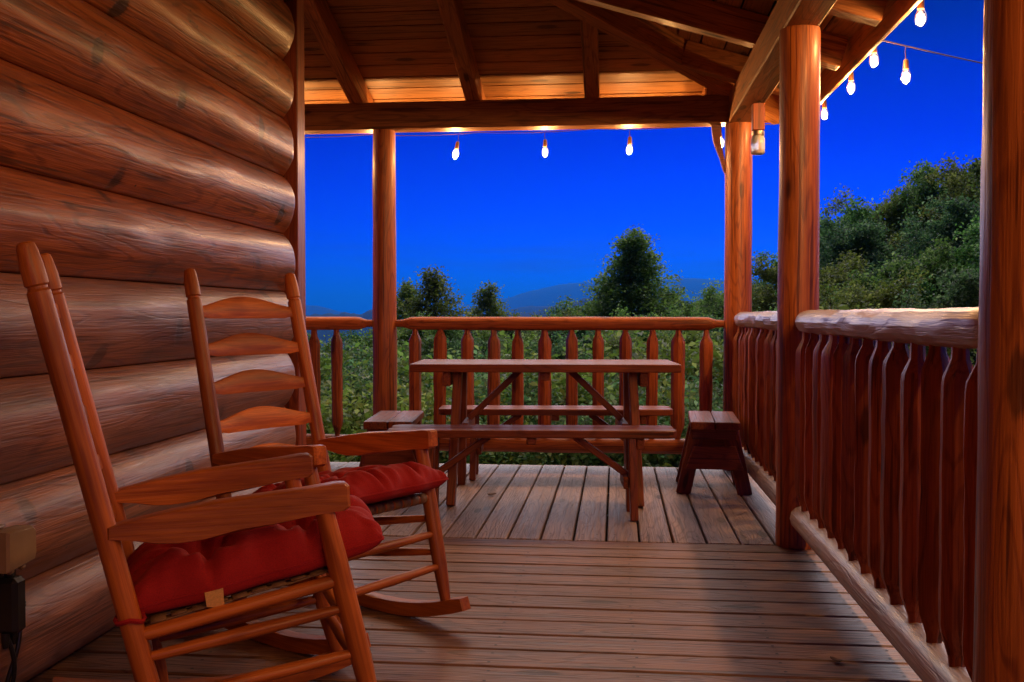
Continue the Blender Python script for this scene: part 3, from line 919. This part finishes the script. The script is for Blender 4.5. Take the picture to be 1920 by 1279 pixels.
def cushion(chair, seed, label, puff=1.0, tagged=False):
    (cx, cy), rz = chair
    t = thing("seat_cushion", label, "cushion", (cx, cy, 0), rz, "red tufted cushions on the rocking chairs")
    NU, NV = 92, 84
    hu, hv, Th = .268, .212, .122 * puff
    vs, fs = [], []
    def edge(q): return math.copysign(1, q) * (1 - (1 - abs(q)) ** 1.8) if abs(q) < 1 else q
    def base(a, b):
        # plan: rounded square, sides pulled in between the ties
        ra = a * (1 - .05 * abs(b) ** 4); rb = b * (1 - .09 * abs(a) ** 4 - (.05 if a < 0 else 0) * abs(a) ** 2)
        pull = 1 - .03 * math.cos(3 * math.pi * a) * abs(b) ** 3
        return ra * hu * (1 - .025 * math.cos(3 * math.pi * b) * abs(a) ** 3), rb * hv * pull
    B = [(.38, .40), (.38, -.40), (-.38, .40), (-.38, -.40)]
    def topz(a, b):
        dome = (max(0, 1 - abs(a) ** 5.0)) ** .42 * (max(0, 1 - abs(b) ** 5.0)) ** .42
        z = dome
        for (p, q) in B:
            d = math.hypot(a - p, (b - q)); z -= .78 * math.exp(-(d / .18) ** 2) * dome
            an = math.atan2(b - q, a - p)
            z -= .24 * math.exp(-((d - .24) / .17) ** 2) * (.5 + .5 * math.cos(an * 7 + seed + 1.5 * sn(an * 2, seed))) ** 3 * dome
        for p in (.38, -.38):
            for w, sgn in ((a - p, b), (b - p * 1.05, a)):
                z -= .26 * math.exp(-(w / .05) ** 2) * (1 - math.exp(-((abs(sgn) - .0) / .3) ** 2)) * dome
        z += .07 * sn(a * 3 + seed, b * 3) + .035 * sn(a * 9 + seed, b * 9, 2)
        # gathered side pleats
        rim = max(abs(a), abs(b)) ** 6
        z += .26 * rim * sn((a if abs(b) > abs(a) else b) * 7 + seed, seed)
        return Th * max(z, 0.02) if max(abs(a), abs(b)) < 1 else 0
    top_i, bot_i = {}, {}
    for i in range(NU + 1):
        a = edge(-1 + 2 * i / NU)
        for j in range(NV + 1):
            b = edge(-1 + 2 * j / NV)
            u, v = base(a, b); u += .300
            rimf = (max(0, 1 - abs(a) ** 6)) ** .5 * (max(0, 1 - abs(b) ** 6)) ** .5
            z0 = seat_h(u) + .022 + .030 * puff * (1 - rimf)
            onrim = i in (0, NU) or j in (0, NV)
            top_i[i, j] = len(vs); vs.append((u, v, z0 + topz(a, b) * (1 - .30 * (1 - rimf))))
            if onrim: bot_i[i, j] = top_i[i, j]
            else:
                bot_i[i, j] = len(vs); vs.append((u, v, seat_h(u) + .022 + .030 * puff * (1 - rimf) ** 2.0))
    for i in range(NU):
        for j in range(NV):
            fs.append([top_i[i, j], top_i[i + 1, j], top_i[i + 1, j + 1], top_i[i, j + 1]])
            fs.append([bot_i[i, j], bot_i[i, j + 1], bot_i[i + 1, j + 1], bot_i[i + 1, j]])
    me = mesh_from("pad", vs, fs, 180)
    obj("pad", me, "red_fabric", t)
    # piping along the seam
    loop = [(i, 0) for i in range(NU)] + [(NU, j) for j in range(NV)] + [(i, NV) for i in range(NU, 0, -1)] + [(0, j) for j in range(NV, -1, -1)]
    obj("piping", tube([Vector(vs[top_i[q]]) for q in loop[::2]] + [Vector(vs[top_i[loop[0]]])], .0030, 5, "piping"), "red_fabric", t)
    for (p, q) in B:
        u, v = base(p, q); u += .300
        z = seat_h(u) + .022 + topz(p, q)
        obj("button", lathe_x([(0, .002), (.002, .008), (.005, .009), (.008, .005), (.009, .001)], 10, None, "button", 60), "red_fabric", t, frame((u, v, z - .003), (u, v, z + 1)))
    # ties round the rear posts
    for s in (-1, 1):
        pts = []
        for k in range(13):
            an = k / 12 * 2 * math.pi
            pts.append((post_u(.335) + .027 * math.cos(an), s * (post_v(.335)) + .027 * math.sin(an), .335 + .004 * math.sin(3 * an)))
        obj("tie", tube(pts, .005, 5, "tie"), "red_fabric", t)
    if tagged:
        vv = -.212
        poly = [(-.018, .018), (.018, .026), (.022, -.026), (.000, -.016), (-.014, -.014)]
        o = obj("care_label", prism(poly, .0025, "care_label", .0004), "tag_fabric", t, T3((.205, vv, seat_h(.2) + .030)) @ Matrix.Rotation(R(14), 4, 'X'))
        o["label"] = "small yellow cloth tag on the cushion's side"
    return t
cushion(chairN, 1.3, "red tufted seat cushion with a small yellow cloth tag on its side", 1.0, True)
cushion(chairF, 6.1, "red tufted seat cushion on the rocking chair nearer the picnic table", .88)

# ------------------------------------------------------------------ string lights
BULB_W = 17.5
def bulb_part(t, top, hang, lean=(0, 0)):
    """Drop wire, socket, clear glass and glowing core hung from the point `top` on the cord."""
    top = Vector(top)
    end = top + Vector((lean[0], lean[1], -hang))
    dirv = (end - top).normalized()
    fr = frame(end, end + dirv) @ Matrix.Scale(.88, 4)
    prof = [(.0, .010), (.004, .0125), (.012, .0165), (.026, .0228), (.044, .0255), (.058, .0240), (.072, .0165), (.080, .008), (.083, .001)]
    g = obj("bulb", lathe_x(prof, 14, None, "bulb", 180, True), "bulb_glass", t, fr)
    obj("socket", lathe_x([(-.050, .006), (-.046, .0125), (-.030, .0145), (-.004, .0155), (.004, .0150)], 12, None, "socket", 40), "socket", g)
    obj("glowing_core", lathe_x([(.008, .002), (.016, .008), (.034, .0135), (.050, .0140), (.062, .009), (.068, .002)], 10, None, "glowing_core", 180), "filament", g)
    if hang > .06:
        sw = [((-hang + (hang - .043) * k / 6) / .88, .004 * math.sin(k / 6 * math.pi), .003 * math.sin(k / 6 * 2 * math.pi)) for k in range(7)]
        obj("drop_wire", tube(sw, .0022, 5, "drop_wire"), "wire", g)
    ld = bpy.data.lights.new("bulb_light", 'POINT')
    ld.energy = BULB_W; ld.color = (1.0, 0.50, 0.17); ld.shadow_soft_size = .024
    lo = bpy.data.objects.new("bulb_light", ld); col.objects.link(lo); lo.parent = g; lo.location = (.042, 0, 0)
def sag(p, q, s, n=8):
    p, q = Vector(p), Vector(q)
    return [p.lerp(q, k / n) - Vector((0, 0, s * 4 * (k / n) * (1 - k / n))) for k in range(n + 1)]
def cord_of(anchors, s):
    out = []
    for a, b in zip(anchors[:-1], anchors[1:]): out += sag(a, b, s)[(1 if out else 0):]
    return out
# along the back eave, tied under the rafter tails
YB = 6.395
sl = thing("string_lights", "string of lit bulbs hanging under the back eave beam", "string lights")
anch = [(-3.05, YB, 2.118), (-2.33, YB, 2.115), (-1.60, YB, 2.112), (-.873, YB, 2.112), (-.146, YB, 2.122), (.66, YB, 2.135), (1.10, YB, 2.14)]
pts = cord_of(anch, .012)
obj("cord", tube(pts, .0028, 5), "wire", sl)
def on_cord(pts, axis, val):
    for a, b in zip(pts[:-1], pts[1:]):
        lo, hi = sorted((a[axis], b[axis]))
        if lo <= val <= hi: return a.lerp(b, (val - a[axis]) / ((b[axis] - a[axis]) or 1))
    return pts[0]
for bx, hang, ln in ((-2.66, .09, 0), (-2.12, .09, 0), (-1.555, .09, 0), (-1.005, .092, -.018), (-.451, .09, 0), (.090, .092, -.004), (.640, .075, .010)):
    bulb_part(sl, on_cord(pts, 0, bx), hang, (ln, 0))
# along the side eave
XB = 1.185
s2 = thing("string_lights", "string of lit bulbs running along the side eave above the hewn railings", "string lights")
anch = [(XB, 6.42, 2.175), (XB, 5.93, 2.215), (XB, 5.30, 2.225), (XB, 4.83, 2.245), (XB, 4.12, 2.225), (XB, 3.33, 2.215), (XB, 2.66, 2.195), (XB, 2.0, 2.195), (XB, 1.34, 2.195), (XB, .7, 2.195), (XB, 0.0, 2.195), (XB, -.7, 2.195), (XB, -1.4, 2.195), (XB, -2.1, 2.195), (XB, -2.8, 2.195), (XB, -3.5, 2.195)]
pts = cord_of(anch, .03)
obj("cord", tube(pts, .0032, 5), "wire", s2)
for by, hang in ((5.89, .085), (5.24, .085), (4.79, .085), (4.08, .080), (3.30, .08), (2.64, .08), (1.98, .08), (1.32, .08), *[(.55 - .40 * k, .08) for k in range(11)]):  # close-set last run, unseen behind the camera, is added to light near surfaces
    bulb_part(s2, on_cord(pts, 1, by), hang)
# a branch strung from the eave out towards the near post
s3 = thing("string_lights", "single bulb on a cord stretched from the side eave out towards the trees", "string lights")
a0, a1 = Vector((XB + .01, 4.75, 2.200)), Vector((4.6, 7.05, 2.30))
pts = sag(a0, a1, .07, 24)
obj("cord", tube(pts, .0034, 5), "wire", s3)
bulb_part(s3, on_cord(pts, 0, 1.345), .105)

# ------------------------------------------------------------------ jar lantern and bracket at the corner
jl = thing("jar_lantern", "clear glass jar on a wooden block hanging under the side beam near the corner post", "lantern", (.76, 5.50, 1.80))
bar("block", (0, 0, .128), (0, 0, .272), .064, .062, "trim_wood", jl)
obj("jar", lathe_x([(0, .010), (.002, .030), (.008, .0365), (.050, .0375), (.085, .0365), (.096, .031), (.108, .030)], 20, None, "jar", 180), "jar_glass", jl, frame((0, 0, 0), (0, 0, 1)))
obj("lid", lathe_x([(.100, .0325), (.104, .034), (.124, .034), (.127, .030)], 20, None, "lid", 40), "lid_metal", jl, frame((0, 0, 0), (0, 0, 1)))
obj("hook", tube([(0, 0, .270), (.002, .0, .279), (.012, .0, .284), (.016, .0, .2855)], .003, 6, "hook"), "nail_steel", jl)
bk = [(0, 0), (.060, 0), (.060, -.060), (.052, -.085), (.054, -.11), (.068, -.15), (.080, -.215), (.092, -.285), (.096, -.32), (.070, -.27), (.050, -.20), (.026, -.14), (.012, -.10), (.004, -.05)]
b_ = obj("wooden_bracket", prism([(x, z) for x, z in bk], .04, "wooden_bracket", .004), "trim_wood")
b_.location = (.572, PY + .005, BB - .002)
tag(b_, "small carved wooden bracket between the back beam and corner post", "bracket")

# ------------------------------------------------------------------ outlet, plug-in timer and cords on the wall
oc = thing("outlet_cover", "cream weatherproof outlet box on the log wall behind the rocking chair", "outlet", (-1.415, 2.150, .398))
obj("cover", prism([(-.055, -.040), (.050, -.034), (.058, -.018), (.056, .040), (.046, .048), (-.055, .052)], .060, "cover", .006), "cream_plastic", oc, T3((.032, 0, 0)) @ Matrix.Rotation(R(90), 4, 'Z'))
bar("back_plate", (-.012, -.060, 0), (-.012, .050, 0), .012, .11, "cream_plastic", oc)
obj("hinge", lathe_x([(0, .005), (.03, .005)], 8, None, "hinge", 40), "cream_plastic", oc, frame((.012, -.03, .055), (.012, .01, .055)))
for yy in (-.02, .025): bar("latch", (.035, yy, -.044), (.05, yy, -.044), .018, .012, "cream_plastic", oc)
tm = thing("plug_timer", "black plug-in timer with round dial hanging under the cream outlet box", "timer", (-1.392, 2.155, .275))
bar("body", (0, 0, -.070), (0, 0, .060), .062, .048, "black_plastic", tm, c=.010)
bar("plug_neck", (0, .004, .058), (0, .004, .085), .022, .020, "black_plastic", tm)
dial = obj("dial", lathe_x([(0, .019), (.003, .019), (.004, .017)], 24, None, "dial", 40), "black_plastic", tm, frame((.0235, .006, -.008), (1, .006, -.008)))
for k in range(12):
    a = k * math.pi / 6
    bar("dial_mark", (.0035, .0155 * math.cos(a), .0155 * math.sin(a)), (.0046, .0155 * math.cos(a), .0155 * math.sin(a)), .0022, .0030, "dial_white", dial, c=.0004)
for k, yy in enumerate((-.016, .016)):
    pts = [Vector((0, yy, -.066 - .022 * i)) + Vector((.010 * math.sin(i * .5 + k), .012 * math.sin(i * .37 + 2 * k) - yy * .12 * min(i, 5), 0)) for i in range(9)]
    pts += [Vector((.03, -.05 - .05 * k, -.268)), Vector((.05, -.20, -.268)), Vector((.05, -.5, -.268))]
    obj("power_cord", tube(pts, .0055, 8, "power_cord"), "black_plastic", tm)
    obj("strain_relief", lathe_x([(0, .010), (.02, .0095), (.035, .0065)], 10, None, "strain_relief", 40), "black_plastic", tm, frame((0, yy, -.066), (0, yy, -1)))

# ------------------------------------------------------------------ fallen leaves
def fallen_leaf(x, y, s, rz, label):
    vs, fs = [], []
    N = 8
    for i in range(N + 1):
        q = i / N; w = math.sin(q * math.pi) ** .7 * .35
        for j in (-1, 0, 1):
            vs.append(((q - .5) * s, j * w * s * (1 + .2 * math.sin(7 * q)), s * (.10 + .35 * abs(j) * abs(w) * (1.2 if j > 0 else .7) + .18 * (q - .5) ** 2 * 4) - s * .09))
    for i in range(N):
        for j in (0, 1): fs.append([i * 3 + j, i * 3 + j + 1, i * 3 + j + 4, i * 3 + j + 3])
    o = obj("fallen_leaf", mesh_from("fallen_leaf", vs, fs, 60), "dry_leaf")
    o.location = (x, y, .0025); o.rotation_euler = (0, 0, rz)
    md = o.modifiers.new("thick", 'SOLIDIFY'); md.thickness = .001
    tag(o, label, "leaf", "dry leaves on the deck")
fallen_leaf(-.636, 5.108, .055, .6, "curled dry brown leaf on the deck boards in front of the picnic table legs")
fallen_leaf(.596, 2.748, .040, 2.2, "small dark dry leaf on the deck beside the side railing")

# ------------------------------------------------------------------ trees
def crown_and_trunk(kind, seed, n_leaf, leaf=.085):
    """Tree 1 unit = 1 m, about 9 m tall with the crown from 35 percent up. Returns two meshes."""
    g = np.random.default_rng(seed)
    H = 9.0
    def env(t):   # crown radius over crown height
        if kind == 'spire': return min(.60 * (1 - t) * 7.0, 1.75 + .3 * math.sin(t * 9)) + .04
        if kind == 'shrub': return 1.9 * math.sqrt(max(0, 1 - (t * 1.1 - .25) ** 2)) 
        return 2.1 * math.sqrt(max(.02, 1 - ((t - .38) / .64) ** 2))
    z0 = {'spire': .22, 'round': .30, 'shrub': .05}[kind] * H
    if kind == 'shrub': H = 3.2; z0 = .15
    br, tips = [], []
    lean = g.normal(0, .15, 2)
    axis = lambda z: np.array([lean[0] * (z / H) ** 2 + .12 * math.sin(z * .7 + seed), lean[1] * (z / H) ** 2 + .12 * math.cos(z * .6 + seed), z])
    nb = {'spire': 150, 'round': 66, 'shrub': 46}[kind]
    for k in range(nb):
        t = ((k + g.uniform(0, .8)) / nb) ** (1.0 if kind == 'spire' else .9)
        z = z0 + (H - z0) * t * .97
        a = k * 2.399 + g.normal(0, .3)
        rad = env(t) * (g.uniform(.62, 1.12) if kind == 'spire' else g.uniform(.5, 1.25))
        b = axis(z); rise = (.12 if kind == 'spire' else .45) * rad * g.uniform(.4, 1.2)
        e = b + np.array([math.cos(a) * rad, math.sin(a) * rad, rise])
        br.append((b, e, .028 * (1.1 - t) + .008))
        n_sub = 3 + int(rad * 4)
        for s in range(n_sub):
            q = g.uniform(.30, 1.0); p = b + (e - b) * q
            d = g.normal(0, 1, 3); d[2] = abs(d[2]) * .8; d /= np.linalg.norm(d)
            ln = g.uniform(.18, .50) * (.5 + .5 * min(rad, 1.4))
            e2 = p + d * ln
            if s % 2 == 0: br.append((p, e2, .008))
            tips.append((p + (e2 - p) * .6, .07 + .10 * g.random())); tips.append((e2, .06 + .09 * g.random()))
    if kind == 'spire':
        for k in range(5):
            p = axis(H) + np.array([0, 0, -.12 * k]) ; tips.append((p, .08))
    # leaves
    w = np.array([s ** 1.6 for _, s in tips]); w /= w.sum()
    idx = g.choice(len(tips), n_leaf, p=w)
    C_ = np.array([p for p, _ in tips])[idx]; S_ = np.array([s for _, s in tips])[idx]
    P = C_ + g.normal(0, 1, (n_leaf, 3)) * S_[:, None] * np.array([1, 1, .75])
    nrm_ = g.normal(0, 1, (n_leaf, 3)); nrm_[:, 2] = np.abs(nrm_[:, 2]) + .35
    nrm_ /= np.linalg.norm(nrm_, axis=1)[:, None]
    tv = np.cross(nrm_, g.normal(0, 1, (n_leaf, 3))); tv /= np.linalg.norm(tv, axis=1)[:, None]
    bv = np.cross(nrm_, tv)
    sz = leaf * g.uniform(.55, 1.25, n_leaf)[:, None]
    fold = nrm_ * sz * .18
    V = np.stack([P - tv * sz * .6, P + bv * sz * .36 + fold, P + tv * sz * .6 - fold * .5, P - bv * sz * .36 + fold], 1).reshape(-1, 3)
    me = bpy.data.meshes.new("crown_" + kind)
    me.vertices.add(len(V)); me.vertices.foreach_set("co", V.ravel())
    me.loops.add(n_leaf * 4); me.loops.foreach_set("vertex_index", np.arange(n_leaf * 4))
    me.polygons.add(n_leaf); me.polygons.foreach_set("loop_start", np.arange(n_leaf) * 4)
    me.update(calc_edges=True)
    # trunk and limbs
    tvs, tfs = [], []
    def cyl(a, b, r0, r1, sides=5):
        a, b = Vector(a), Vector(b); d = (b - a)
        if d.length < 1e-4: return
        d.normalize(); u = d.orthogonal().normalized(); w_ = d.cross(u); o = len(tvs)
        for p, r_ in ((a, r0), (b, r1)):
            for k in range(sides):
                an = 2 * math.pi * k / sides; tvs.append(p + u * r_ * math.cos(an) + w_ * r_ * math.sin(an))
        for k in range(sides): tfs.append([o + k, o + (k + 1) % sides, o + sides + (k + 1) % sides, o + sides + k])
    zs = np.linspace(-.6, H * .96, 14)
    for a, b in zip(zs[:-1], zs[1:]):
        f = lambda z: (.12 if kind != 'shrub' else .03) * (1 - .92 * max(0, z) / H) + .008
        cyl(axis(max(a, 0)) + np.array([0, 0, min(a, 0)]), axis(max(b, 0)) + np.array([0, 0, min(b, 0)]), f(a), f(b), 7)
    for b, e, r_ in br: cyl(b, e, r_, r_ * .35, 4)
    return me, mesh_from("trunk_" + kind, tvs, tfs, 60), H
VAR = []
for i, (kd, nl, lf) in enumerate((('spire', 80000, .075), ('round', 85000, .078), ('spire', 34000, .085), ('round', 75000, .075), ('shrub', 34000, .060), ('shrub', 38000, .052), ('round', 85000, .072))):
    VAR.append((*crown_and_trunk(kd, 40 + i, nl, lf), kd))
for v_, mt in zip(VAR, ("leaves_c", "leaves_a", "leaves_c", "leaves_c", "leaves_c", "leaves_b", "leaves_b")):
    v_[0].materials.append(MAT[mt]); v_[1].materials.append(MAT["bark"])
def tree(var, x, y, top, label, group, width=1.0, rz=None, cat=None):
    """Copy of one of the tree kinds, standing on the slope with its top at height `top`."""
    cr, tr_, H, kd = VAR[var]
    gz = ground_z(x, y) - .05
    s = (top - gz) / H
    nm_ = "shrub" if kd == 'shrub' else "tree"
    t = thing(nm_, label, nm_ if cat is None else cat, (x, y, gz), random.uniform(0, 6.28) if rz is None else rz, group)
    t.scale = (s * width, s * width, s)
    obj("crown", cr, None, t); obj("trunk" if nm_ == "tree" else "stem", tr_, None, t)
    return t
def at(px, dist):   # bearing of a sight line to a place at that distance
    a = math.atan((px - 1154) / 1869.0)
    return dist * math.sin(a), dist * math.cos(a)
def top_of(py, dist): return CAM_H + (590 - py) / 1869.0 * dist
TONE = ['yellow-green', 'mid-green', 'yellow-green', 'yellow-green', 'yellow-green', 'dark green', 'dark green']
def put(var, px, py, dist, label, group, width=1.0, rz=None):
    x, y = at(px, dist)
    return tree(var, x, y, top_of(py, dist), label, group, width, rz)
put(0, 1180, 436, 24, "tall cone-shaped leafy tree rising above the back railing", None, 1.2)
put(2, 812, 505, 21, "pointed tree with open airy top rising just right of the left post", None, 1.05)
put(2, 768, 528, 22, "slender pale-topped tree close beside the left post", None, .9)
put(2, 905, 532, 25, "small pointed treetop standing above the rail between two taller trees", None, 1.0)
G1 = "trees growing on the slope below the back railing"
for px, py, d, v_, w in ((640, 660, 15, 3, 1.0), (600, 690, 13, 2, .9), (700, 640, 19, 1, 1.0), (735, 622, 17, 3, .9), (840, 615, 17, 1, 1.0), (940, 618, 20, 6, 1.1), (1010, 606, 22, 3, 1.0),
                         (1060, 590, 26, 1, 1.0), (1110, 612, 17, 6, 1.0), (1240, 598, 20, 3, 1.0), (1300, 580, 24, 1, 1.1), (1160, 640, 13, 1, .9), (970, 640, 14, 3, .9), (880, 650, 13, 6, .9), (780, 650, 13, 1, .9), (1060, 655, 12, 6, .9),
                         (1270, 630, 13, 3, 1.0), (1340, 610, 15, 6, 1.0), (560, 675, 18, 6, 1.0), (520, 640, 24, 1, 1.0), (480, 690, 16, 3, 1.0), (1215, 655, 11.5, 3, .85), (690, 690, 12, 6, .8)):
    put(v_, px, py, d, TONE[v_] + " leafy tree in the dense growth behind the back railing", G1, w)
G2 = "trees on the rising slope beyond the side railing"
for px, py, d, v_, w in ((1335, 545, 26, 3, 1.0), (1365, 515, 28, 1, 1.0), (1425, 505, 24, 6, 1.0), (1465, 455, 26, 2, 1.0), (1560, 385, 27, 1, 1.0), (1520, 470, 19, 3, 1.1), (1610, 400, 22, 6, 1.0), (1650, 355, 28, 3, 1.0),
                         (1690, 460, 16, 1, 1.0), (1740, 318, 26, 1, .9), (1775, 370, 20, 6, 1.0), (1830, 300, 24, 3, 1.0), (1900, 290, 22, 1, 1.1), (1600, 540, 13, 3, 1.0), (1780, 520, 12, 6, 1.0), (1480, 560, 15, 1, 1.0), (1420, 600, 13, 6, 1.0), (1860, 420, 15, 1, 1.0),
                         (1990, 250, 24, 6, 1.1), (2120, 250, 20, 3, 1.1), (1550, 620, 11, 1, .9), (1700, 600, 10.5, 3, .9)):
    put(v_, px, py + (38 if py < 520 else 12), d, TONE[v_] + " leafy tree in the tall thicket beyond the side railing", G2, w)
G3 = "shrubs just below the deck edge"
for px, py, d, v_, w in ((600, 800, 9, 4, 1.0), (650, 760, 10.5, 5, 1.1), (700, 790, 8.8, 4, 1.0), (760, 765, 10, 5, 1.0), (830, 800, 8.8, 5, 1.0), (900, 790, 9.5, 4, 1.0), (980, 805, 8.6, 5, 1.0), (1050, 780, 9.8, 4, 1.1),
                         (1130, 800, 8.7, 5, 1.0), (1210, 785, 9.4, 4, 1.0), (1290, 800, 8.6, 5, 1.0), (1350, 770, 9.8, 4, 1.0), (540, 780, 10, 5, 1.0), (1420, 760, 10, 5, 1.1), (860, 750, 11, 4, 1.1), (1170, 745, 11, 5, 1.1), (1000, 735, 11.4, 4, 1.1), (720, 720, 12, 5, 1.1), (1320, 725, 11.6, 4, 1.1),
                         (590, 750, 12, 4, 1.2), (1480, 700, 10.6, 4, 1.2)):
    put(v_, px, py, d, TONE[v_] + " low shrub growing below the far edge of the deck", G3, w)

# ------------------------------------------------------------------ haze
me = chamfer_box(29000, 29000, 330, .5, "haze", -14500)
hz_o = obj("haze", me, None, None, T3((0, 0, 165 - 78)), "stuff")
hm = bpy.data.materials.new("haze_air"); hm.use_nodes = True
hn, hl = hm.node_tree.nodes, hm.node_tree.links
hn.clear()
ho = hn.new("ShaderNodeOutputMaterial"); hv_ = hn.new("ShaderNodeVolumePrincipled")
hv_.inputs["Color"].default_value = (0.008, 0.26, 1.0, 1)
hv_.inputs["Density"].default_value = 0.00019
hv_.inputs["Anisotropy"].default_value = 0.5
hl.new(hv_.outputs[0], ho.inputs["Volume"])
me.materials.append(hm)
